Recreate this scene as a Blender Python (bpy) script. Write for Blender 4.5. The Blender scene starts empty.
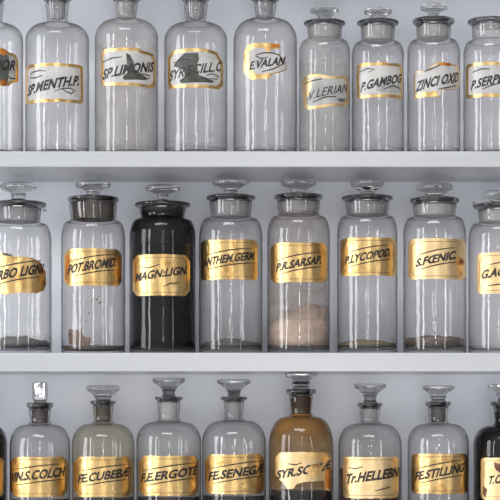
import bpy, bmesh, math, random
from mathutils import Vector, noise as mnoise

WORLD = 1.1
# ---------------------------------------------------------------- camera, world, lights, exposure
SC = bpy.context.scene
COL = SC.collection
D = 2.4                    # camera to the plane of the bottle axes
S = 0.00125                # metres per photo pixel in that plane
HZ = 425.0                 # photo row of the eye level
DF = 2.34                  # camera to the shelf fronts
YB = 0.084                 # wall surface behind the shelves

cam = bpy.data.cameras.new('camera'); cam_o = bpy.data.objects.new('camera', cam); COL.objects.link(cam_o)
cam_o.location = (0, -D, 0); cam_o.rotation_euler = (math.pi / 2, 0, 0)
cam.sensor_width = 36; cam.lens = 36 * D / (500 * S)
cam.shift_y = (HZ - 250) / 500
SC.camera = cam_o

W = bpy.data.worlds.new('room_light'); SC.world = W; W.use_nodes = True
wn = W.node_tree.nodes; wl = W.node_tree.links
wbg = wn['Background']
wtc = wn.new('ShaderNodeTexCoord')
def wdot(direction, p0, p1, c0, c1):
    """one broad soft side of the room: brightness by how near the view is to a direction"""
    d = wn.new('ShaderNodeVectorMath'); d.operation = 'DOT_PRODUCT'; d.inputs[1].default_value = Vector(direction).normalized()
    wl.new(wtc.outputs['Generated'], d.inputs[0])
    m = wn.new('ShaderNodeMapRange'); m.interpolation_type = 'SMOOTHSTEP'; m.inputs[1].default_value = p0; m.inputs[2].default_value = p1
    wl.new(d.outputs['Value'], m.inputs[0])
    mx = wn.new('ShaderNodeMix'); mx.data_type = 'RGBA'; mx.inputs[6].default_value = (*c0, 1); mx.inputs[7].default_value = (*c1, 1)
    wl.new(m.outputs[0], mx.inputs[0]); return mx
front = wdot((-.35, -1, .12), .5, .98, (.28, .285, .31), (.72, .72, .74))
wl.new(front.outputs[2], wbg.inputs[0])
wbg.inputs[1].default_value = WORLD

def area(name, loc, target, sx, sy, power, color=(1, 1, 1)):
    l = bpy.data.lights.new(name, 'AREA'); l.shape = 'RECTANGLE'; l.size = sx; l.size_y = sy
    l.energy = power; l.color = color
    o = bpy.data.objects.new(name, l); COL.objects.link(o); o.location = loc
    o.rotation_euler = (Vector(target) - Vector(loc)).to_track_quat('-Z', 'Y').to_euler()
    return o
def az(deg, dist, z): t = math.radians(deg); return (dist * math.sin(t), -dist * math.cos(t), z)
area('window_light', az(-45, 3.8, .5), (0, 0, .2), .30, 2.0, 22, (.95, .97, 1))      # tall window
area('curtain_light', az(-67, 3.8, .5), (0, 0, .2), .95, 2.0, 46, (.95, .97, 1))     # the same window's curtained side
area('overhead_fill_light', (-.3, -2.6, 2.3), (0, 0, .2), 2.2, .5, 32, (.98, .98, 1))  # added fill from above, carries part of the room brightness; no known fixture
area('low_fill_light', (-.2, -2.7, -1.5), (0, 0, .2), 2.6, .7, 40, (1, .985, .96))  # added fill from below, brightens shelf undersides and upper wall; no real source
area('side_door_light', az(37, 3.8, .4), (0, 0, .2), .18, 1.8, 7, (1, .98, .95))          # narrow door opening
area('doorway_light', (.2, -4.4, .75), (0, 0, .2), .05, 2.2, 13, (1, .98, .94))          # bright slit of a far doorway

SC.view_settings.view_transform = 'Standard'; SC.view_settings.look = 'None'
SC.view_settings.gamma = 1; SC.view_settings.use_curve_mapping = False
SC.view_settings.exposure = 0.08
SC.cycles.transparent_max_bounces = 40
SC.cycles.max_bounces = 14; SC.cycles.transmission_bounces = 12; SC.cycles.glossy_bounces = 6
SC.cycles.sample_clamp_indirect = 4

# ---------------------------------------------------------------- materials
def new_mat(name):
    m = bpy.data.materials.new(name); m.use_nodes = True
    return m, m.node_tree.nodes, m.node_tree.links

def principled(name, col, rough=.5, metal=0, col2=None, scale=40, bump=0, trans=0, ior=1.5, lo=.4, hi=.65, stretch=(1, 1, 1), spec=.5, bscale=None, detail=4):
    m, n, l = new_mat(name)
    b = n['Principled BSDF']
    b.inputs['Base Color'].default_value = (*col, 1); b.inputs['Roughness'].default_value = rough
    b.inputs['Metallic'].default_value = metal; b.inputs['Transmission Weight'].default_value = trans
    b.inputs['IOR'].default_value = ior; b.inputs['Specular IOR Level'].default_value = spec
    tc = n.new('ShaderNodeTexCoord'); mp = n.new('ShaderNodeMapping'); mp.inputs['Scale'].default_value = stretch
    oi = n.new('ShaderNodeObjectInfo'); ad = n.new('ShaderNodeVectorMath')
    l.new(tc.outputs['Object'], ad.inputs[0]); l.new(oi.outputs['Random'], ad.inputs[1])
    l.new(ad.outputs[0], mp.inputs[0])
    if col2:
        t = n.new('ShaderNodeTexNoise'); t.inputs['Scale'].default_value = scale; t.inputs['Detail'].default_value = detail
        r = n.new('ShaderNodeValToRGB'); r.color_ramp.elements[0].position = lo; r.color_ramp.elements[1].position = hi
        r.color_ramp.elements[0].color = (*col, 1); r.color_ramp.elements[1].color = (*col2, 1)
        l.new(mp.outputs[0], t.inputs[0]); l.new(t.outputs[0], r.inputs[0]); l.new(r.outputs[0], b.inputs['Base Color'])
    if bump:
        t = n.new('ShaderNodeTexNoise'); t.inputs['Scale'].default_value = bscale or scale
        l.new(mp.outputs[0], t.inputs[0])
        bu = n.new('ShaderNodeBump'); bu.inputs['Strength'].default_value = bump; bu.inputs['Distance'].default_value = .001
        l.new(t.outputs[0], bu.inputs['Height']); l.new(bu.outputs[0], b.inputs['Normal'])
    return m

def thin_glass(name, tint=(.925, .92, .915), edge=(.085, .085, .09), dust=.024, dustcol=(.6, .6, .6), spec=.048):
    """a thin blown wall: straight-through transmission that thickens towards grazing, Fresnel gloss, faint dust"""
    m, n, l = new_mat(name); n.remove(n['Principled BSDF']); out = n['Material Output']
    lw = n.new('ShaderNodeLayerWeight'); lw.inputs[0].default_value = .5
    rp = n.new('ShaderNodeValToRGB'); cr = rp.color_ramp
    cr.elements[0].position = .30; cr.elements[0].color = (*tint, 1)
    cr.elements[1].position = .88; cr.elements[1].color = (*edge, 1)
    e = cr.elements.new(.66); e.color = (*[a * .72 + b * .28 for a, b in zip(tint, edge)], 1)
    l.new(lw.outputs['Facing'], rp.inputs[0])
    tr = n.new('ShaderNodeBsdfTransparent'); l.new(rp.outputs[0], tr.inputs[0])
    gl = n.new('ShaderNodeBsdfGlossy'); gl.inputs['Roughness'].default_value = .035; gl.inputs[0].default_value = (1, 1, 1, 1)
    tc = n.new('ShaderNodeTexCoord'); oi = n.new('ShaderNodeObjectInfo'); ad = n.new('ShaderNodeVectorMath')
    l.new(tc.outputs['Object'], ad.inputs[0]); l.new(oi.outputs['Random'], ad.inputs[1])
    mp = n.new('ShaderNodeMapping'); mp.inputs['Scale'].default_value = (1, 1, .9); l.new(ad.outputs[0], mp.inputs[0])
    t = n.new('ShaderNodeTexNoise'); t.inputs['Scale'].default_value = 75; t.inputs['Detail'].default_value = 1.5
    l.new(mp.outputs[0], t.inputs[0])
    bu = n.new('ShaderNodeBump'); bu.inputs['Strength'].default_value = .35; bu.inputs['Distance'].default_value = .0012
    l.new(t.outputs[0], bu.inputs['Height']); l.new(bu.outputs[0], gl.inputs['Normal'])
    pw = n.new('ShaderNodeMath'); pw.operation = 'POWER'; pw.inputs[1].default_value = 4.5; l.new(lw.outputs['Facing'], pw.inputs[0])
    fr = n.new('ShaderNodeMapRange'); fr.inputs[3].default_value = spec; fr.inputs[4].default_value = .75; l.new(pw.outputs[0], fr.inputs[0])
    mx = n.new('ShaderNodeMixShader'); l.new(fr.outputs[0], mx.inputs[0]); l.new(tr.outputs[0], mx.inputs[1]); l.new(gl.outputs[0], mx.inputs[2])
    df = n.new('ShaderNodeBsdfDiffuse'); df.inputs[0].default_value = (*dustcol, 1)
    t2 = n.new('ShaderNodeTexNoise'); t2.inputs['Scale'].default_value = 30; t2.inputs['Detail'].default_value = 6
    l.new(ad.outputs[0], t2.inputs[0])
    mr = n.new('ShaderNodeMapRange'); mr.inputs[1].default_value = .35; mr.inputs[2].default_value = .75
    mr.inputs[3].default_value = dust * .4; mr.inputs[4].default_value = dust * 1.8
    l.new(t2.outputs[0], mr.inputs[0])
    m2 = n.new('ShaderNodeMixShader'); l.new(mr.outputs[0], m2.inputs[0]); l.new(mx.outputs[0], m2.inputs[1]); l.new(df.outputs[0], m2.inputs[2])
    l.new(m2.outputs[0], out.inputs[0])
    return m

def film(name, col, dmin, dmax, scale=30, lo=.35, hi=.7, tint=(1, 1, 1), grad=None):
    """residue dried on the inside of a bottle: patchy, half see-through"""
    m, n, l = new_mat(name); n.remove(n['Principled BSDF']); out = n['Material Output']
    tr = n.new('ShaderNodeBsdfTransparent'); tr.inputs[0].default_value = (*tint, 1)
    df = n.new('ShaderNodeBsdfDiffuse'); df.inputs[0].default_value = (*col, 1)
    tc = n.new('ShaderNodeTexCoord'); t = n.new('ShaderNodeTexNoise'); t.inputs['Scale'].default_value = scale; t.inputs['Detail'].default_value = 5
    l.new(tc.outputs['Object'], t.inputs[0])
    mr = n.new('ShaderNodeMapRange'); mr.inputs[1].default_value = lo; mr.inputs[2].default_value = hi
    mr.inputs[3].default_value = dmin; mr.inputs[4].default_value = dmax
    l.new(t.outputs[0], mr.inputs[0])
    fac = mr
    if grad:            # thicker where the syrup ran down from the neck
        sp = n.new('ShaderNodeSeparateXYZ'); l.new(tc.outputs['Object'], sp.inputs[0])
        g = n.new('ShaderNodeMapRange'); g.interpolation_type = 'SMOOTHSTEP'; g.inputs[1].default_value = grad[0]; g.inputs[2].default_value = grad[1]; g.inputs[4].default_value = grad[2]
        l.new(sp.outputs['Z'], g.inputs[0])
        fac = n.new('ShaderNodeMath'); fac.operation = 'ADD'; fac.use_clamp = True; l.new(mr.outputs[0], fac.inputs[0]); l.new(g.outputs[0], fac.inputs[1])
    mx = n.new('ShaderNodeMixShader'); l.new(fac.outputs[0], mx.inputs[0]); l.new(tr.outputs[0], mx.inputs[1]); l.new(df.outputs[0], mx.inputs[2])
    l.new(mx.outputs[0], out.inputs[0])
    return m

M = {}
Z3_ = (HZ - 562) * S
M['wall'] = principled('painted_wall', (.765, .79, .86), .55, col2=(.725, .75, .82), scale=3, bump=.06, bscale=120)
M['shelf'] = principled('gloss_painted_wood', (.435, .445, .46), .24, col2=(.41, .42, .435), scale=8, stretch=(.3, 2, 6), bump=.12, bscale=30)
M['glass'] = thin_glass('blown_glass')
M['glass_hazy'] = thin_glass('hazy_glass', tint=(.90, .90, .89), dust=.14, dustcol=(.62, .60, .58))
M['glass_milky'] = thin_glass('milky_glass', tint=(.86, .86, .85), dust=.20, dustcol=(.55, .55, .54))
M['glass_green'] = thin_glass('greenish_glass', tint=(.88, .855, .77), edge=(.18, .17, .12), dust=.05, dustcol=(.5, .48, .40))
M['glass_amber'] = thin_glass('stained_glass', tint=(.92, .87, .77), edge=(.20, .14, .08), dust=.02, spec=.036)
M['glass_smoky'] = thin_glass('smoky_glass', tint=(.72, .71, .70), edge=(.15, .15, .15), dust=.004, spec=.026)
M['solid'] = principled('solid_glass', (.60, .605, .61), .03, trans=1, ior=1.5, bump=.15, bscale=60)
M['solid_dark'] = principled('grimy_solid_glass', (.55, .54, .53), .08, trans=1, ior=1.5)
def frosted(name, col, opa):
    m = film(name, col, opa - .12, opa + .12, scale=80)
    return m
M['lip'] = principled('lip_glass', (.30, .305, .31), .05, trans=1, ior=1.5)
M['lip_dark'] = principled('sooty_lip_glass', (.22, .215, .21), .08, trans=1, ior=1.5)
M['frost'] = frosted('ground_glass', (.27, .27, .28), .62)
M['frost_brown'] = frosted('stained_ground_glass', (.055, .038, .03), .84)
M['frost_dark'] = frosted('sooty_ground_glass', (.07, .065, .06), .85)
M['frost_pale'] = frosted('pale_ground_glass', (.42, .41, .40), .66)
M['frost_amber'] = frosted('amber_ground_glass', (.03, .012, .004), .87)
M['gold'] = principled('gold_leaf', (.66, .45, .19), .28, metal=1, col2=(.40, .21, .06), scale=60, lo=.5, hi=.78, bump=.5, bscale=160)
M['gold_pale'] = principled('pale_gold_leaf', (.72, .53, .28), .38, metal=.95, col2=(.52, .33, .14), scale=50, lo=.5, hi=.8, bump=.4, bscale=160)
M['gold_rust'] = principled('worn_gold_leaf', (.80, .52, .20), .36, metal=.95, col2=(.20, .06, .02), scale=55, lo=.52, hi=.68, bump=.6, bscale=150)
M['paper'] = principled('glazed_paper', (.47, .46, .44), .22, col2=(.32, .31, .30), scale=45, lo=.42, hi=.75, detail=8)
M['paper_grey'] = principled('faded_paper', (.36, .355, .34), .25, col2=(.25, .25, .24), scale=60, lo=.4, hi=.7, detail=8)
M['ink'] = principled('black_ink', (.012, .008, .006), .35)
M['ink_faint'] = principled('faded_ink', (.10, .06, .035), .5)
M['dark_patch'] = principled('exposed_dark_glue', (.05, .053, .046), .5, col2=(.10, .105, .095), scale=60, spec=.2)
M['brown_patch'] = principled('rusty_stain', (.09, .025, .01), .4, col2=(.2, .07, .02), scale=70)
M['orange_patch'] = principled('orange_shellac', (.55, .20, .04), .3, metal=.6, col2=(.3, .1, .02), scale=60)
M['black_powder'] = principled('black_powder', (.003, .003, .0035), .9, col2=(.006, .006, .0065), scale=50, spec=.1)
M['grey_powder'] = principled('charcoal_dust', (.05, .048, .045), .9, col2=(.12, .115, .11), scale=120)
M['tan_powder'] = principled('tan_powder', (.44, .33, .26), .95, col2=(.33, .245, .19), scale=110, bump=.5)
M['brown_powder'] = principled('brown_residue', (.085, .06, .045), .9, col2=(.16, .12, .09), scale=160)
M['yellow_powder'] = principled('yellow_residue', (.20, .16, .07), .9, col2=(.11, .085, .04), scale=160)
M['dark_liquid'] = principled('dark_liquid', (.008, .005, .005), .1, spec=.1)
M['red_liquid'] = principled('red_liquid', (.06, .012, .006), .1, spec=.1)
M['brown_liquid'] = principled('brown_liquid', (.022, .009, .006), .1, spec=.1)
M['film_black'] = film('black_dust_film', (.015, .015, .017), .75, .97)
M['film_black_thin'] = film('thin_black_dust_film', (.008, .008, .009), .72, .95, scale=40)
M['film_tan'] = film('tan_dust_film', (.40, .31, .26), .12, .45, scale=45)
M['film_pink'] = film('light_dust_film', (.42, .35, .32), .08, .26, scale=30)
M['film_milk'] = film('milky_film', (.50, .49, .48), .12, .30, scale=30)
M['film_white'] = film('white_film', (.62, .62, .62), .02, .18, scale=40)
M['film_amber'] = film('amber_syrup_film', (.24, .125, .03), 0, .5, scale=30, lo=.35, hi=.7, tint=(.95, .88, .70), grad=((HZ - 452) * S - Z3_, (HZ - 420) * S - Z3_, .7))
M['film_tide'] = film('amber_tide_film', (.24, .10, .022), .25, .6, scale=30)
M['film_amber_dense'] = film('dense_amber_syrup', (.04, .018, .006), .5, .95, scale=30, tint=(.7, .4, .15))
M['scrap'] = principled('brown_card', (.17, .10, .065), .8, col2=(.10, .055, .035), scale=120)

# ---------------------------------------------------------------- mesh helpers
def link(name, bm, mat, parent=None, smooth=True, loc=None):
    me = bpy.data.meshes.new(name); bm.normal_update(); bm.to_mesh(me); bm.free()
    me.materials.append(mat)
    if smooth:
        for p in me.polygons: p.use_smooth = True
    o = bpy.data.objects.new(name, me); COL.objects.link(o)
    if parent: o.parent = parent
    if loc: o.location = loc
    return o

def lathe(bm, prof, seg=64, wob=None):
    rings = []
    for r, z in prof:
        if r < 1e-6: rings.append([bm.verts.new((0, 0, z))])
        else:
            rings.append([bm.verts.new((r * math.cos(2 * math.pi * k / seg), r * math.sin(2 * math.pi * k / seg), z)) for k in range(seg)])
    for a, b in zip(rings, rings[1:]):
        if len(a) == 1 and len(b) == 1: continue
        for k in range(seg):
            q = (k + 1) % seg
            if len(a) == 1: bm.faces.new((a[0], b[q], b[k]))
            elif len(b) == 1: bm.faces.new((a[k], a[q], b[0]))
            else: bm.faces.new((a[k], a[q], b[q], b[k]))
    return rings

def box(bm, x0, x1, y0, y1, z0, z1, bev=0):
    v = [bm.verts.new(p) for p in ((x0, y0, z0), (x1, y0, z0), (x1, y1, z0), (x0, y1, z0), (x0, y0, z1), (x1, y0, z1), (x1, y1, z1), (x0, y1, z1))]
    for f in ((3, 2, 1, 0), (4, 5, 6, 7), (0, 1, 5, 4), (1, 2, 6, 5), (2, 3, 7, 6), (3, 0, 4, 7)): bm.faces.new([v[i] for i in f])
    if bev: bmesh.ops.bevel(bm, geom=bm.edges[:], offset=bev, segments=3, affect='EDGES', profile=.5)

# ---------------------------------------------------------------- the setting
def structure(name, bm, mat):
    o = link(name, bm, mat, smooth=False); o['kind'] = 'structure'; return o
XW = 1.1
b = bmesh.new(); box(b, -XW, XW, YB, YB + .03, -.6, 1.0); structure('wall_back', b, M['wall'])

Z1 = (HZ - 151) * S * DF / D; Z1b = (HZ - 167) * S * DF / D
Z2 = (HZ - 352.5) * S * DF / D; Z2b = (HZ - 371.5) * S * DF / D
Z3 = (HZ - 562) * S
def shelf(z0, z1, label):
    bm = bmesh.new(); box(bm, -XW, XW, -(D - DF), YB, z0, z1, .0016)
    o = link('shelf', bm, M['shelf'], smooth=False)
    o['label'] = label; o['category'] = 'shelf'; o['group'] = 'white painted wall shelves'
Z0b = (HZ + 38) * S * DF / D
shelf(Z0b, Z0b + .02, 'white painted shelf board above the topmost bottles, just over their stoppers')
shelf(Z1b, Z1, 'white painted shelf board carrying the topmost row of glass bottles')
shelf(Z2b, Z2, 'white painted shelf board carrying the middle row of wide mouthed jars')
shelf(Z3 - .024, Z3, 'white painted shelf board standing under the liquid-filled stoppered bottles of the lowest row')

# ---------------------------------------------------------------- bottles
def Zpx(py): return (HZ - py) * S

class Bottle:
    """cx, R body; rn neck radius; py rows: v (shoulder starts), n (neck starts), lip bottom / top; all in photo pixels at the axis plane"""
    def __init__(s, cx, R, rn, v, n, lipb, lipt, rl, base, mat='glass', flare=0, label='', group='', cat='bottle', name='apothecary_bottle', taper=0):
        s.cx, s.R, s.rn = cx, R * S, rn * S
        s.X = (cx - 250) * S; s.base = base
        s.zv, s.zn, s.zlb, s.zlt, s.rl = Zpx(v) - base, Zpx(n) - base, Zpx(lipb) - base, Zpx(lipt) - base, rl * S
        s.taper = taper * S
        s.root = bpy.data.objects.new(name, None); COL.objects.link(s.root)
        s.root.empty_display_size = .02
        s.root.location = (s.X, 0, base + .0003); s.root.rotation_euler = (0, 0, -math.atan(s.X / D))
        s.root['label'] = label; s.root['category'] = cat; s.root['group'] = group
        bm = bmesh.new(); p = s.profile(0)
        H = .0055
        inner = [(0, H + .003), (s.R * .5, H + .0022), (s.R * .8, H + .001), (s.R - .0028, H), (s.R - .0004, H + .005)]
        lathe(bm, [(0, .0016), (s.R * .7, .0008), (s.R * .8, 0)] + p, 72)
        lathe(bm, inner, 72)
        link('glass_body', bm, M[mat], s.root)
        # rounded lip ring of solid glass
        bm = bmesh.new(); pr = []
        rm = s.rl; ri = s.rn - .0012; zb, zt = s.zlb, s.zlt; h = zt - zb
        w = rm - s.rn; ring = [(s.rn + .0002, zb - .001), (s.rn + .3 * w, zb + .12 * h), (s.rn + .72 * w, zb + .32 * h), (rm - .04 * w, zb + .48 * h), (rm, zb + .62 * h), (rm, zb + .82 * h), (rm - .06 * w, zb + .94 * h), (rm - .22 * w, zt), (ri + .0015, zt), (ri, zt - .2 * h), (ri, zb - .001), (s.rn + .0002, zb - .001)]
        lathe(bm, ring, 64); bmesh.ops.remove_doubles(bm, verts=bm.verts, dist=1e-6); bmesh.ops.recalc_face_normals(bm, faces=bm.faces)
        s.lip = link('lip', bm, M['lip_dark'] if mat == 'glass_smoky' else M['lip'], s.root)

    def profile(s, off, zmin=None, zmax=None):
        """outer wall from the base corner to the lip, pulled in by off"""
        R, rn = s.R, s.rn; c = .004
        p = []
        for k in range(5):
            t = -math.pi / 2 + k * math.pi / 8
            p.append((R - c + c * math.cos(t), c + c * math.sin(t)))
        N = 10
        for k in range(1, N): p.append((R + .0002 * math.sin(k * 1.9 + s.cx), c + (s.zv - c) * k / N))
        f = min(.006, (R - rn) * .35)
        r2 = rn + f
        for k in range(13):
            t = k / 12 * math.pi / 2
            p.append((r2 + (R - r2) * math.cos(t) ** .92, s.zv + (s.zn - s.zv) * math.sin(t)))
        for k in range(1, 7):
            t = k / 6 * math.pi / 2
            p.append((r2 - f * math.sin(t), s.zn + f * (1 - math.cos(t))))
        z0 = p[-1][1]
        for k in range(1, 5):
            p.append((rn + s.taper * k / 4, z0 + (s.zlb - z0) * k / 4))
        if off:
            p = [(max(r - off, .001), z) for r, z in p]
        def interp(z):
            for (r0, a), (r1, b_) in zip(p, p[1:]):
                if a <= z <= b_ and b_ > a: return r0 + (r1 - r0) * (z - a) / (b_ - a)
            return p[-1][0]
        if zmin is not None or zmax is not None:
            lo = zmin if zmin is not None else p[0][1]; hi = zmax if zmax is not None else p[-1][1]
            q = [(interp(lo), lo)] + [(r, z) for r, z in p if lo < z < hi] + [(interp(hi), hi)]
            p = q
        return p

    # ---- stoppers -------------------------------------------------
    def stopper(s, ytop, ybot, rd, rs, style='disc', plug='frost', mat='solid', plug_bottom=None):
        """disc from ytop to ybot, stem down to the mouth"""
        zt, zb = Zpx(ytop) - s.base, Zpx(ybot) - s.base
        rd *= S; rs *= S; zm = s.zlt; h = zt - zb
        ri = s.rn - .0014
        bm = bmesh.new()
        if style == 'disc':
            prof = [(0, zt), (rd * .55, zt + .0002), (rd * .86, zt - .04 * h), (rd * .97, zt - .14 * h), (rd, zt - .3 * h), (rd * .985, zt - .5 * h), (rd * .90, zt - .64 * h), (rd * .70, zt - .74 * h), (rs * 1.35, zt - .86 * h),
                    (rs * 1.05, zb), (rs * .95, zb - (zb - zm) * .35), (rs * .98, zb - (zb - zm) * .6), (rs * 1.3, zm + .0012), (min(ri, rs * 1.9), zm + .0002), (ri * .98, zm - .0008), (0, zm - .0012)]
            lathe(bm, prof, 48)
        elif style == 'trumpet':
            prof = [(0, zt - .0006), (rd * .6, zt - .0003), (rd * .9, zt), (rd * .98, zt - .05 * h), (rd, zt - .2 * h), (rd * .97, zt - .34 * h), (rd * .80, zt - .50 * h), (rd * .62, zt - .68 * h), (rd * .5, zt - .85 * h),
                    (rs * 1.2, zb), (rs, zb - (zb - zm) * .5), (min(ri, rs * 1.15), zm + .0005), (ri * .98, zm - .0008), (0, zm - .0012)]
            lathe(bm, prof, 40)
        else:   # square cut block
            w = rd
            sec = [(zt, w * .72), (zt - .06 * h, w * .98), (zt - .2 * h, w), (zt - .75 * h, w), (zt - .9 * h, w * .9), (zb, rs), (zm + .0005, rs * 1.05), (zm - .001, rs)]
            rings = []
            for z, a in sec:
                c = a * .30; pts = [(a - c, -a), (a, -a + c), (a, a - c), (a - c, a), (-a + c, a), (-a, a - c), (-a, -a + c), (-a + c, -a)]
                rings.append([bm.verts.new((x, y, z)) for x, y in pts])
            for a_, b_ in zip(rings, rings[1:]):
                for k in range(8): bm.faces.new((a_[k], b_[k], b_[(k + 1) % 8], a_[(k + 1) % 8]))
            bm.faces.new(rings[0]); bm.faces.new(rings[-1][::-1])
        bmesh.ops.recalc_face_normals(bm, faces=bm.faces)
        st = link('stopper', bm, M[mat], s.root, smooth=(style != 'block'))
        if style != 'block': st.data.set_sharp_from_angle(angle=math.radians(26))
        bm = bmesh.new()
        zpb = (Zpx(plug_bottom) - s.base) if plug_bottom else s.zlb - (s.zlb - s.zn) * .92
        lathe(bm, [(0, zm - .0018), (ri - .0002, zm - .0018), (ri - .0004, zm - .003), (ri - .0012, zpb + .001), (ri - .002, zpb), (0, zpb)], 48)
        bmesh.ops.recalc_face_normals(bm, faces=bm.faces)
        link('ground_plug', bm, M[plug], st)
        return st

    # ---- things inside ---------------------------------------------
    def fill(s, name, ytop, mat, mound=0, seed=1, tilt=0):
        bm = bmesh.new(); zt = Zpx(ytop) - s.base; off = .0022
        p = s.profile(off, .0095, zt)
        seg = 56
        lathe(bm, [(0, .0095)] + p, seg)
        # lumpy top surface
        rt = p[-1][0]; edge = [v for v in bm.verts if abs(v.co.z - zt) < 1e-6 and v.co.xy.length > rt * .9]
        edge.sort(key=lambda v: math.atan2(v.co.y, v.co.x))
        def hgt(x, y):
            q = 1 - (math.hypot(x, y) / rt) ** 2
            return mound * q * (.6 + .8 * mnoise.noise(Vector((x * 60 + seed, y * 60, seed)))) + tilt * x / rt + mound * .35 * mnoise.noise(Vector((x * 140, y * 140 + seed, 0)))
        prev = edge
        if mound:
            for v in edge: v.co.z += hgt(v.co.x, v.co.y)
        for fr in (.85, .65, .45, .25):
            ring = []
            for v in edge:
                x, y = v.co.x * fr, v.co.y * fr
                ring.append(bm.verts.new((x, y, zt + (hgt(x, y) if mound else 0))))
            for k in range(seg):
                q = (k + 1) % seg; bm.faces.new((prev[k], prev[q], ring[q], ring[k]))
            prev = ring
        c = bm.verts.new((0, 0, zt + (hgt(0, 0) if mound else 0)))
        for k in range(seg): bm.faces.new((prev[k], prev[(k + 1) % seg], c))
        bmesh.ops.recalc_face_normals(bm, faces=bm.faces)
        return link(name, bm, M[mat], s.root)

    def film(s, name, ybot, ytop, mat, off=.0012):
        bm = bmesh.new(); lathe(bm, s.profile(off, max(.006, Zpx(ybot) - s.base), Zpx(ytop) - s.base), 56)
        return link(name, bm, M[mat], s.root)

    # ---- label -----------------------------------------------------
    def u_of(s, px):
        dx = (px - s.cx) * S
        phi = 0
        for _ in range(4):
            phi = math.asin(max(-.98, min(.98, dx * (D - s.R * math.cos(phi)) / D / s.R)))
        return phi * s.R
    def z_of(s, py): return (HZ - py) * S * (D - .87 * s.R) / D - s.base

    def wrap(s, bm, off, thick=0):
        """bend a flat (u, z) mesh round the bottle"""
        us = [v.co.x for v in bm.verts]; u0, u1 = min(us), max(us); step = .0025
        bmesh.ops.triangulate(bm, faces=bm.faces[:])
        u = u0 + step
        while u < u1 - 1e-5:
            bmesh.ops.bisect_plane(bm, geom=bm.verts[:] + bm.edges[:] + bm.faces[:], dist=1e-7, plane_co=(u, 0, 0), plane_no=(1, 0, 0)); u += step
        for v in bm.verts:
            a = v.co.x / s.R; r = s.R + off; z = v.co.y
            v.co = Vector((r * math.sin(a), -r * math.cos(a), z))
        bm.normal_update()
        if thick:
            ex = bmesh.ops.extrude_face_region(bm, geom=bm.faces[:])
            for v in [g for g in ex['geom'] if isinstance(g, bmesh.types.BMVert)]:
                q = Vector((v.co.x, v.co.y, 0)).normalized(); v.co += q * thick
            bmesh.ops.recalc_face_normals(bm, faces=bm.faces)

    def poly(s, pts, off, thick=0):
        bm = bmesh.new()
        bm.faces.new([bm.verts.new((s.u_of(x), s.z_of(y), 0)) for x, y in pts])
        s.wrap(bm, off, thick); return bm

    def outline(s, x0, x1, y0, y1, cut=3.5, jag=.5, seed=0, style='cut', n=6):
        rnd = random.Random(seed + int(s.cx)); c = cut
        if style == 'cut': pts = [(x0 + c, y0), (x1 - c, y0), (x1, y0 + c * 1.3), (x1, y1 - c * 1.3), (x1 - c, y1), (x0 + c, y1), (x0, y1 - c * 1.3), (x0, y0 + c * 1.3)]
        else: pts = [(x0 + c, y0), (x1 - c, y0), (x1 - c * .3, y0 + c * .4), (x1, y0 + c * 1.2), (x1, y1 - c * 1.2), (x1 - c * .3, y1 - c * .4), (x1 - c, y1), (x0 + c, y1), (x0 + c * .3, y1 - c * .4), (x0, y1 - c * 1.2), (x0, y0 + c * 1.2), (x0 + c * .3, y0 + c * .4)]
        out = []
        for (a, b_), (c_, d) in zip(pts, pts[1:] + pts[:1]):
            out.append((a, b_)); L = math.hypot(c_ - a, d - b_)
            if L > 8 and jag:
                m = int(L / 4)
                for k in range(1, m):
                    t = k / m; out.append((a + (c_ - a) * t + rnd.uniform(-jag, jag) * .5, b_ + (d - b_) * t + rnd.uniform(-jag, jag)))
        return out

    def text_mesh(s, text, x0, y0, x1, y1, cap, bold=.042):
        cu = bpy.data.curves.new('t', 'FONT'); cu.body = text; cu.resolution_u = 3; cu.offset = bold; cu.space_character = 1.02
        o = bpy.data.objects.new('t', cu); COL.objects.link(o)
        dg = bpy.context.evaluated_depsgraph_get(); dg.update()
        me = bpy.data.meshes.new_from_object(o.evaluated_get(dg))
        bm = bmesh.new(); bm.from_mesh(me)
        bpy.data.objects.remove(o); bpy.data.curves.remove(cu); bpy.data.meshes.remove(me)
        xs = [v.co.x for v in bm.verts]; ax, bx = min(xs), max(xs)
        u0, u1 = s.u_of(x0), s.u_of(x1); za, zb = s.z_of(y0), s.z_of(y1); ch = cap * S
        sh = .28 * ch
        for v in bm.verts:
            t = (v.co.x - ax) / (bx - ax); h = v.co.y / .72
            v.co = Vector((u0 + (u1 - u0 - sh) * t + sh * h, za + (zb - za) * t + h * ch, 0))
        return bm

    def stroke(s, bm, pts, w=.5):
        """a tapering pen line through photo points, added flat to bm"""
        P = [Vector((s.u_of(x), s.z_of(y))) for x, y in pts]; n = len(P); L = []; Rr = []
        for k in range(n):
            d = (P[min(k + 1, n - 1)] - P[max(k - 1, 0)]).normalized(); q = Vector((-d.y, d.x)) * w * S * .5 * (.45 + .75 * math.sin(math.pi * (k + .3) / (n - .4)))
            L.append(bm.verts.new((*(P[k] + q), 0))); Rr.append(bm.verts.new((*(P[k] - q), 0)))
        for k in range(n - 1): bm.faces.new((L[k], L[k + 1], Rr[k + 1], Rr[k]))

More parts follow.
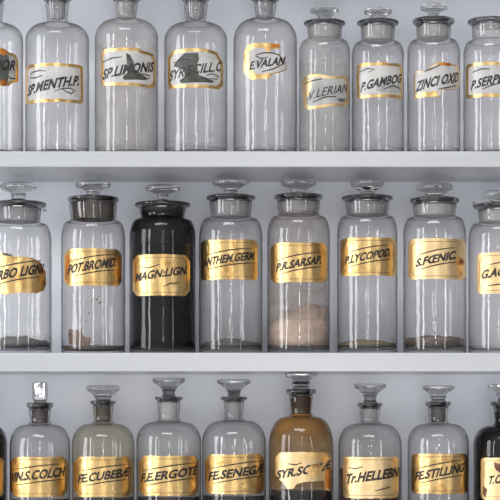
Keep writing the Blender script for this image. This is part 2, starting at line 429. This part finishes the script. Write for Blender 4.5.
    def gold_label(s, x0, x1, y0, y1, text, t, mat='gold', style='round', cut=3.5, jag=.35, lines=True, pts=None, patches=(), inner=True, ink='ink', bold=.042, lab=None):
        poly = pts or s.outline(x0, x1, y0, y1, cut, jag, 0, style)
        lb = link('label', s.poly(poly, .0003, .0006), M[mat], s.root, smooth=False)
        lb['label'] = lab or 'gold leaf label with black slanted lettering'
        if inner:
            bm = bmesh.new(); i = 3.0; c = cut
            q = [(x0 + i + c, y0 + i), (x1 - i - c, y0 + i), (x1 - i, y0 + i + c * 1.2), (x1 - i, y1 - i - c * 1.2), (x1 - i - c, y1 - i), (x0 + i + c, y1 - i), (x0 + i, y1 - i - c * 1.2), (x0 + i, y0 + i + c * 1.2)]
            for a, b_ in zip(q, q[1:] + q[:1]):
                s.stroke_plain(bm, [a, b_], .45)
            s.wrap(bm, .00105); link('border_line', bm, M['ink_faint'], lb, smooth=False)
        s.decor(lb, text, t, lines, patches, ink, bold)
        return lb

    def stroke_plain(s, bm, pts, w):
        P = [Vector((s.u_of(x), s.z_of(y))) for x, y in pts]
        a, b_ = P; d = (b_ - a).normalized(); q = Vector((-d.y, d.x)) * w * S * .5
        bm.faces.new([bm.verts.new((*c, 0)) for c in (a + q, b_ + q, b_ - q, a - q)])

    def decor(s, lb, text, t, lines, patches, ink, bold):
        for nm, mt, pp, o_ in patches:
            link(nm, s.poly(pp, o_), M[mt], lb, smooth=False)
        if text:
            bm = s.text_mesh(text, *t, bold=bold); s.wrap(bm, .0013); link('lettering', bm, M[ink], lb, smooth=False)
        if lines:
            xa, ya, xb, yb, cap = t; m = (yb - ya) / (xb - xa)
            def one(q, w):
                bm = bmesh.new(); s.stroke(bm, q, w); s.wrap(bm, .0012); link('flourish', bm, M[ink], lb, smooth=False)
            def ln(xs, xe, dy, w):
                one([(xs + (xe - xs) * k / 6, ya + m * (xs + (xe - xs) * k / 6 - xa) + dy - .9 * math.sin(math.pi * k / 6)) for k in range(7)], w)
            if lines is True:
                ln(xa + 3, xb - 3, -cap - 3.2, 1.05); ln(xa + 5, xb - 1, 3.6, 1.05)
            else:
                for q in lines: one(q, 1.1)

    def white_label(s, outer, text, t, face=None, patches=(), lines=(), mat='paper', ink='ink', bold=.036, inset=2.6, gold='gold', lab=None):
        lb = link('label', s.poly(outer, .0003, .0006), M[gold], s.root, smooth=False)
        lb['label'] = lab or 'pale glazed label with gold border'
        if face is None:
            cx = sum(p[0] for p in outer) / len(outer); ys = [p[1] for p in outer]; xs = [p[0] for p in outer]
            mx, my = (min(xs) + max(xs)) / 2, (min(ys) + max(ys)) / 2; hw, hh = (max(xs) - min(xs)) / 2, (max(ys) - min(ys)) / 2
            face = [(mx + (x - mx) * (hw - inset) / hw, my + (y - my) * (hh - inset * 1.25) / hh) for x, y in outer]
        link('label_face', s.poly(face, .00100), M[mat], lb, smooth=False)
        s.decor(lb, text, t, lines or None, patches, ink, bold)
        return lb

GT = 'apothecary bottles on the top shelf'; GM = 'wide mouthed jars on the middle shelf'; GB = 'stoppered bottles along the bottom row'
def desc(what): return what

# ============ row 1, narrow necks
def narrow(cx, R, rn, v, n, label, mat='glass', lip=(3, -2, 14)):
    B = Bottle(cx, R, rn, v, n, lip[0], lip[1], lip[2], Z1, mat, label=label, group=GT, taper=2)
    B.stopper(-22, -13, 16, 6, 'disc', plug_bottom=19)
    return B
B = narrow(-9, 32, 11, 41, 25, 'clear bottle cut by the frame with torn dark label ending in HOR')
B.white_label([(-35, 52), (2, 48), (9, 52), (15, 53), (17.5, 58), (17.5, 80), (12, 82), (8, 86), (-2, 87), (-35, 86)], 'CAMPHOR', (-35, 73, 16, 69, 10), mat='paper_grey',
              patches=[('dark_patch', 'dark_patch', [(-30, 54), (8, 55), (9, 66), (8, 74), (7, 84), (-30, 82)], .00112), ('orange_stain', 'orange_patch', [(0, 49), (6, 50), (7, 54), (3, 56), (-1, 54)], .00115), ('orange_stain', 'orange_patch', [(0, 81), (4, 79), (7, 82), (5, 86), (0, 86)], .00115)], ink='ink',
              lines=[[(6, 75), (10, 78), (15, 77)]])

B = narrow(57.3, 31.8, 10, 42, 25, 'clear glass bottle with a pale gold-edged label lettered SP MENTH P')
o = B.outline(26, 82.6, 64, 103, 3, .4, 0, 'round')
B.white_label(o, 'SP.MENTH.P.', (28.5, 95, 80, 84.5, 10), lines=[[(31, 75), (33, 72), (40, 71), (46, 72)], [(31, 77), (36, 78), (43, 76)], [(55, 92), (62, 89.5), (70, 88.5), (74, 91), (71, 94), (66, 92.5), (62, 90)]])

B = narrow(126.5, 31.7, 9.6, 40, 21, 'hazy bottle whose pale label SP LIMONIS has a dark blot mid-label', 'glass_hazy')
B.white_label([(101.5, 53), (105, 49), (138, 48.6), (142, 51), (152, 52), (155, 57), (155, 83), (151, 87.5), (108, 86), (102, 84)], 'SP.LIMONIS', (103, 79.5, 153.5, 70, 10),
              patches=[('dark_patch', 'dark_patch', [(126, 54), (130, 56), (133, 62), (135, 70), (140, 74), (146, 77), (146, 80), (124, 81), (123, 78), (128, 73), (127, 65)], .00115)],
              lines=[[(103, 62), (112, 59), (122, 58)], [(135, 77), (142, 74), (149, 75), (148, 78), (142, 79)]])
B.film('residue_film', 150, 44, 'film_pink')

B = narrow(195.8, 31.6, 10, 42, 24.5, 'clear glass bottle with SYR SCILL label, its centre turned black')
o = [(168.5, 56), (172, 51), (190, 49), (206, 49.5), (217, 52), (219, 56), (222.5, 62), (222.5, 84), (218, 89), (170, 88), (168.5, 82)]
B.white_label(o, 'SYR.SCILL.C', (170, 80.5, 221.5, 70, 10), bold=.02,
              patches=[('dark_patch', 'dark_patch', [(185, 54), (198, 54), (199, 60), (197, 66), (199, 76), (213, 81), (213, 83), (182, 84), (180, 81), (186, 77), (183, 70), (174, 66), (178, 60)], .00115)],
              lines=[[(174, 63), (182, 60), (191, 61)], [(206, 76), (212, 74), (218, 76), (216, 79), (209, 79)]])
B.film('residue_film', 152, 138, 'film_white')
B.fill('residue', 149.5, 'film_white')

B = narrow(265.2, 31.8, 9.6, 42, 20.5, 'clear glass bottle with a half torn label lettered E VALAN')
B.white_label([(244.2, 52), (248, 45.5), (254, 44), (279, 44), (280, 49), (270, 51), (270, 53), (279, 55), (285.5, 62), (286.5, 70), (280, 73), (271, 76), (270, 79.5), (252, 80.5), (247, 76), (244.2, 72)], 'E.VALAN', (249.5, 70.5, 285, 64.5, 8),
              face=[(249, 52), (254, 49), (264, 49), (266, 52.5), (278, 56), (284.5, 62.5), (285.5, 69.5), (279, 72), (270, 74.5), (256, 75), (250, 68)], mat='paper',
              patches=[('orange_stain', 'orange_patch', [(270, 45), (279, 45), (279, 48), (271, 49)], .00115)],
              lines=[[(256, 56), (264, 54), (272, 54), (280, 56)], [(256, 57), (262, 60), (268, 58)], [(262, 73), (273, 70), (283, 64)]])
B.fill('residue', 149.8, 'film_white')

# row 1, wide mouths
B = Bottle(324.6, 25.4, 16.6, 55, 41, 27, 22.5, 21, Z1, 'glass_milky', label='milky narrow jar with a flaked label lettered LERIAN', group=GT, taper=1)
B.stopper(8.5, 16, 14.5, 7, 'disc', plug='frost_pale')
B.white_label([(303, 79), (306, 75), (317, 74.5), (330, 77), (346, 75), (348.4, 82), (348.4, 101), (343, 106), (330, 107), (319, 109), (309, 109.6), (304, 106)], 'V.LERIAN', (308, 100.5, 347, 91, 9), mat='paper_grey', gold='gold_pale',
              patches=[('dark_patch', 'dark_patch', [(337, 99), (345, 98), (344, 101), (339, 102)], .00115), ('gold_flake', 'gold_pale', [(306, 80), (313, 79), (312, 88), (309, 96), (306, 98)], .0011)],
              lines=[[(306, 83), (313, 81), (322, 80)], [(313, 103), (325, 98), (336, 97)]], bold=.006)
B.film('residue_film', 152, 60, 'film_milk')
B = Bottle(377.8, 26, 16.4, 57, 43, 27, 22, 21, Z1, label='clear narrow jar with stopper, label P GAMBOG greyed at its lower corner', group=GT, taper=1)
B.stopper(9.5, 17.5, 14, 7, 'disc', plug='frost_pale')
B.white_label(B.outline(357.5, 402, 63.4, 98, 2.5, .4, 0, 'round'), 'P.GAMBOG', (361, 91.5, 401, 81.5, 9), patches=[('dark_patch', 'paper_grey', [(378, 86), (388, 85), (400, 83), (400.5, 92), (388, 94), (376, 92)], .00106)],
              lines=[[(360, 72), (368, 69), (375, 70), (368, 73)], [(384, 90), (392, 86), (400, 88)]])
B.film('residue_film', 152, 90, 'film_white')
B = Bottle(433.6, 26.4, 16.6, 55, 41, 26.5, 20, 21, Z1, label='clear narrow jar with stopper and frayed label lettered ZINCI OXID', group=GT, taper=1)
B.stopper(5.4, 13.5, 13.6, 5.2, 'disc', plug='frost_pale')
B.white_label([(414.6, 74), (417, 71), (427, 71.5), (431, 67), (436, 64), (441, 62.7), (450, 63.5), (457, 65), (459, 70), (459, 84), (452, 90), (441, 91), (440, 97.5), (415.5, 98), (414.6, 92)], 'ZINCI OXID', (416, 91.5, 458, 80.5, 10), inset=1.2, gold='gold',
              patches=[('orange_stain', 'orange_patch', [(437, 66), (443, 62.9), (451, 64), (449, 67)], .00115), ('gold_flake', 'gold', [(417, 93), (438, 92), (437, 97), (417, 97)], .00115)],
              lines=[[(424, 72), (431, 70), (440, 66)], [(438, 90), (447, 88), (455, 85), (450, 83)]])
B = Bottle(490, 26.6, 17.4, 56, 42, 26, 20.5, 22.4, Z1, label='open clear jar without stopper, label reading P SERP', group=GT, taper=1)
bm = bmesh.new(); lathe(bm, [(B.rn - .0012, B.zlt - .001), (B.rn - .0014, B.zn + .004)], 48); link('ground_collar', bm, M['film_milk'], B.root)
B.white_label(B.outline(466.5, 514, 62.7, 97.5, 2.5, .4, 0, 'round'), 'P.SERPENT', (471.5, 89.5, 513, 80, 9), lines=[[(473, 72), (482, 69.5), (490, 70)], [(482, 90), (492, 86), (500, 84)]])

# ============ row 2
def jar(cx, R, rn, v, n, lipb, lipt, rl, label, mat='glass', taper=1.5):
    return Bottle(cx, R, rn, v, n, lipb, lipt, rl, Z2, mat, label=label, group=GM, cat='jar', name='apothecary_jar', taper=taper)

B = jar(18.5, 33, 21.5, 244, 224, 209, 203, 28, 'stoppered clear jar with charcoal dust, torn gold label ending RBO LIGNI')
B.stopper(183.5, 194, 18.3, 7.5, 'disc')
B.gold_label(-10, 46.5, 254, 294, 'CARBO LIGNI', (-10.8, 283, 43.5, 272.5, 9.5), pts=[(-13, 259), (-2, 256), (2, 253), (12, 255), (14, 257.5), (26, 257), (34, 259), (40, 262), (42, 268), (45, 270), (45.5, 284), (43, 290), (36, 293.5), (20, 293), (6, 295), (-13, 292)], inner=False,
             patches=[('black_scorch', 'dark_patch', [(3, 253.2), (7, 253.8), (12, 255.4), (13, 257), (3, 256)], .00112), ('rusty_edge', 'brown_patch', [(38, 262), (40, 263), (43, 271), (41, 275), (39, 268)], .00112)])
B.fill('powder', 343, 'grey_powder', .011, 3)
B.film('residue_film', 345, 334, 'film_white')
bm = bmesh.new(); bmesh.ops.create_icosphere(bm, subdivisions=2, radius=.0026); link('glass_nub', bm, M['solid'], B.root, loc=(B.rl * .93, -.004, B.zlb - .001))

B = jar(93.2, 32, 22.4, 241, 222, 204, 198, 25.6, 'stoppered clear jar with brown-stained neck and gold label POT BROMID')
B.stopper(182, 191.5, 17.5, 7, 'disc', plug='frost_brown')
B.gold_label(65, 121, 249, 286, 'POT.BROMID.', (68.5, 274, 117, 266, 9), style='cut', cut=4,
             patches=[('rusty_edge', 'orange_patch', [(66, 256), (70, 254), (71, 262), (69, 272), (68, 280), (66, 279)], .00112), ('rusty_edge', 'orange_patch', [(117, 254), (120, 258), (120.3, 278), (118, 281), (116, 272), (118, 264)], .00112)])
B.fill('residue', 350.3, 'brown_powder', .001, 5)
bm = bmesh.new(); rnd = random.Random(4)
for px, py, w in ((93, 301, 2.6), (97, 300, 1.6), (100, 303, 1.8), (92, 305, 1.2), (89, 314, 1.5), (94, 318, 1.1), (104, 312, 1), (86, 322, 1.1), (99, 297, 1)):
    u, z = B.u_of(px), B.z_of(py)
    bm.faces.new([bm.verts.new((u + w * S * math.cos(a) * rnd.uniform(.5, .9), z + w * S * math.sin(a) * rnd.uniform(.5, .9), 0)) for a in [k * math.pi / 3 for k in range(6)]])
B.wrap(bm, -.0012); link('speck', bm, M['yellow_powder'], B.root, smooth=False)
# torn scrap lying inside this jar
B0 = B
bm = bmesh.new(); B.wrap
q = [(67, 350), (66, 340), (67, 334.5), (73, 336), (80, 334), (81, 340), (84, 343), (91, 343.5), (89.5, 351), (78, 351)]
bm = B.poly(q, -.0042, .0008)
bmesh.ops.transform(bm, matrix=__import__('mathutils').Matrix.Translation((0, 0, .0)), verts=bm.verts)
sc = link('card_scrap', bm, M['scrap'], smooth=False)
zmin = min(v.co.z for v in sc.data.vertices)
sc.location = B.root.location + Vector((0, 0, .0098 - zmin)); sc.rotation_euler = B.root.rotation_euler
sc['label'] = 'torn brown scrap of card at the foot of the POT BROMID jar'; sc['category'] = 'card scrap'

B = jar(162.6, 33.2, 22, 239, 220, 209, 203.5, 28, 'soot black jar filled with black powder, gold label MAGN LIGN', 'glass_smoky')
B.stopper(185.5, 195, 17.4, 6, 'disc', plug='frost_dark')
B.gold_label(133.4, 189.2, 255, 296, 'MAGN:LIGN.', (136, 281.5, 188, 273.5, 8), style='cut', cut=4.5, lines=[[(140, 267), (150, 268), (160, 265)], [(163, 287), (170, 284), (179, 283)]])
B.fill('powder', 246, 'black_powder', .0006, 2)
B.film('residue_film', 246, 212, 'film_black_thin')

B = jar(230.8, 31.8, 20, 240, 219, 202, 196.5, 24.6, 'stoppered clear jar nearly empty, gold label ANTHEM GERM')
B.stopper(179, 190, 18.4, 7, 'disc')
B.gold_label(201.5, 257, 240, 280, 'ANTHEM.GERM.', (203.5, 266.5, 255.5, 259, 8), cut=3)
B.fill('residue', 344.5, 'grey_powder', .008, 7)

B = jar(298.6, 31.4, 20, 237, 217, 202, 195.5, 24.2, 'jar holding a heap of tan powder, gold label P R SARSAP')
B.stopper(179.5, 191, 17.6, 6.5, 'disc', plug='frost')
B.gold_label(271, 327, 243, 282.5, 'P.R.SARSAP.', (276.5, 271.5, 322, 263, 8), cut=4, style='cut')
B.fill('powder', 317, 'tan_powder', .019, 11, tilt=.012)
B.film('residue_film', 322, 288, 'film_tan'); B.film('neck_residue', 219, 213, 'film_tide')
B.film('dust_film', 288, 214, 'film_pink')

B = jar(367.2, 30.2, 20.6, 237, 217, 202.5, 197, 25.6, 'stoppered clear jar with thin yellow residue, gold label P LYCOPOD')
B.stopper(179.8, 191, 16.8, 8, 'disc')
B.gold_label(341, 396, 238, 276, 'P.LYCOPOD.', (345.5, 264.5, 391, 255.5, 8), cut=3.5)
B.fill('residue', 344, 'yellow_powder', .006, 9)

B = jar(434.6, 31.4, 20.6, 238, 218, 205, 199, 24.8, 'clear jar with frosted neck and brown residue, gold label S FŒNIC')
B.stopper(184, 195.5, 18, 8, 'disc', plug='frost_pale')
B.gold_label(409, 465, 239, 279.5, 'S.FŒNIC.', (416, 267, 457, 258.5, 8), 'gold_pale', cut=3.5,
             patches=[('worn_patch', 'gold_rust', [(454, 257), (459, 256.5), (463, 260), (463, 272), (458, 275), (457, 266)], .00112)])
B.fill('residue', 339, 'brown_powder', .005, 12)

B = jar(499.5, 31, 20.2, 242, 224, 211, 205, 26.5, 'stoppered clear jar with chipped lip, gold label beginning G AC')
B.stopper(191.5, 202, 17, 7.5, 'disc', plug='frost_pale')
B.gold_label(477.5, 522, 253, 294, 'G.ACACI', (481.5, 279, 520, 273.5, 8.5), 'gold_pale', cut=3.5, lines=[[(490, 265), (500, 263), (510, 262)], [(488, 286), (498, 285), (512, 283)]])
bm = bmesh.new(); bmesh.ops.create_icosphere(bm, subdivisions=2, radius=.003)
link('glass_chip', bm, M['solid'], B.root, loc=(-B.rl * .94, -.004, B.zlt + .0006))

# ============ row 3
def low(cx, R, rn, v, n, lipb, lipt, rl, label, mat='glass', taper=1.5):
    return Bottle(cx, R, rn, v, n, lipb, lipt, rl, Z3, mat, label=label, group=GB, taper=taper)

B = low(-24, 31, 10, 444, 424, 407, 402, 13, 'dark brown bottle cut by the frame beside the VIN S COLCH bottle', 'glass_smoky')
B.stopper(384, 395, 16, 6, 'trumpet', plug='frost_dark')
B.fill('liquid', 430, 'brown_liquid'); B.film('residue_film', 432, 415, 'film_black')
B.gold_label(-51, 3, 458, 497, '', (-45, 480, 0, 474, 8), 'gold_rust', lines=None)

B = low(40, 30.2, 9.8, 446, 425, 410, 403, 13.6, 'clear bottle with square cut stopper, gold label VIN S COLCH')
B.stopper(382.5, 402, 7.8, 6, 'block', plug='frost_brown')
B.gold_label(11, 67.5, 457, 497, 'VIN.S.COLCH', (11.8, 482.5, 64.5, 476, 9), style='cut', cut=5)
B.fill('liquid', 499, 'red_liquid')

B = low(103.2, 31.2, 9, 444, 424, 406, 401, 13, 'greenish glass bottle with wide flat stopper, gold label FE CUBEBAE', 'glass_green')
B.stopper(386, 399, 17.2, 7, 'trumpet', plug='frost_brown')
B.gold_label(74, 132.5, 457, 497, 'FE.CUBEBÆ', (78.5, 483.5, 129, 476, 8.5), style='cut', cut=5)
B.fill('liquid', 497.5, 'brown_liquid')

B = low(168.8, 32.4, 10.2, 442, 422, 402, 397, 14.2, 'clear bottle with faceted pale stopper, gold label FE ERGOTE')
B.stopper(378.5, 390, 16.4, 6, 'trumpet', plug='frost_pale')
B.gold_label(140, 198.5, 456, 496, 'F.E.ERGOTE', (141.5, 483, 197, 474.5, 8.5), style='cut', cut=4.5)
B.fill('liquid', 496.5, 'brown_liquid')

B = low(234, 32, 8.8, 443, 421, 402, 397, 13.4, 'clear bottle with slim neck, gold label FE SENEGAE')
B.stopper(380, 391, 17, 6, 'trumpet')
B.gold_label(206, 263.5, 454.5, 494.5, 'FE.SENEGÆ', (209, 481, 263, 472.5, 8.5), style='cut', cut=4)
B.fill('liquid', 495.5, 'dark_liquid')

B = low(301, 32.4, 10.4, 446, 417, 396, 389.5, 15.2, 'amber stained bottle of black syrup, worn gold label SYR SC', 'glass_amber')
B.stopper(373.4, 383, 16, 8, 'trumpet', plug='frost_amber', plug_bottom=412)
B.gold_label(275.5, 331.5, 452, 489, 'SYR.SCILLÆ', (277, 479.5, 330, 469, 8.5), 'gold_pale', cut=4,
             pts=[(276, 458), (280, 453), (300, 452), (316, 452.5), (327, 452), (331, 458), (331.5, 470), (330, 480), (329, 492), (325, 490), (324, 481), (305, 482), (297, 484), (293, 489), (287, 489), (283, 482), (278, 479), (275.5, 474)], inner=False, lines=[[(288, 464), (296, 465), (302, 463)]],
             patches=[('worn_patch', 'gold_rust', [(310, 466), (318, 463), (322, 468), (319, 476), (311, 478), (307, 473)], .0015), ('worn_patch', 'gold_rust', [(306, 453), (326, 453), (330, 459), (329, 465), (318, 460), (308, 458)], .0011), ('rusty_edge', 'orange_patch', [(325, 470), (330, 468), (329, 490), (325, 488)], .00112)])
B.fill('liquid', 490, 'dark_liquid'); B.film('syrup_film', 489, 414, 'film_amber'); B.film('neck_residue', 425, 398, 'film_amber_dense', .0016)

B = low(370, 31.8, 9.2, 446, 424, 408.5, 403, 12.6, 'bottle half full of dark red tincture, gold label HELLEBN')
B.stopper(384, 395.5, 16.2, 6, 'trumpet', plug='frost')
B.gold_label(343.5, 398, 457, 498.5, 'Tr.HELLEBN', (346, 484, 398, 476.5, 9.5), 'gold_pale', cut=3, lines=[[(349, 468), (356, 469), (363, 467)], [(375, 491), (383, 489), (390, 487)]])
B.fill('liquid', 468.5, 'red_liquid')

B = low(438.2, 30.6, 8.9, 444, 424, 408, 402, 13, 'clear bottle with dark grimy neck plug, gold label FE STILLING')
B.stopper(386, 396.5, 16.5, 7, 'trumpet', plug='frost_dark')
B.gold_label(412, 467, 454, 494, 'FE.STILLING', (415.5, 481, 464, 471.5, 8.5), cut=3.5)
B.fill('residue', 506, 'dark_liquid')

B = low(504.5, 31, 9.6, 446, 426, 408, 402, 14, 'nearly black bottle with rust stained gold label beginning T C', 'glass_smoky')
B.stopper(384.5, 394.5, 17, 7, 'trumpet', plug='frost_dark')
B.gold_label(481.5, 529, 458, 500, 'T.CARDAM', (488, 485, 528, 478, 8.5), 'gold_pale', cut=3, lines=None,
             patches=[('rusty_stain', 'brown_patch', [(494, 462), (499, 464), (504, 462), (507, 468), (502, 474), (497, 471), (495, 468)], .0011), ('rusty_stain', 'brown_patch', [(484, 486), (488, 490), (486, 498), (483.5, 494)], .0011)])
B.fill('liquid', 430, 'dark_liquid'); B.film('residue_film', 432, 412, 'film_black')
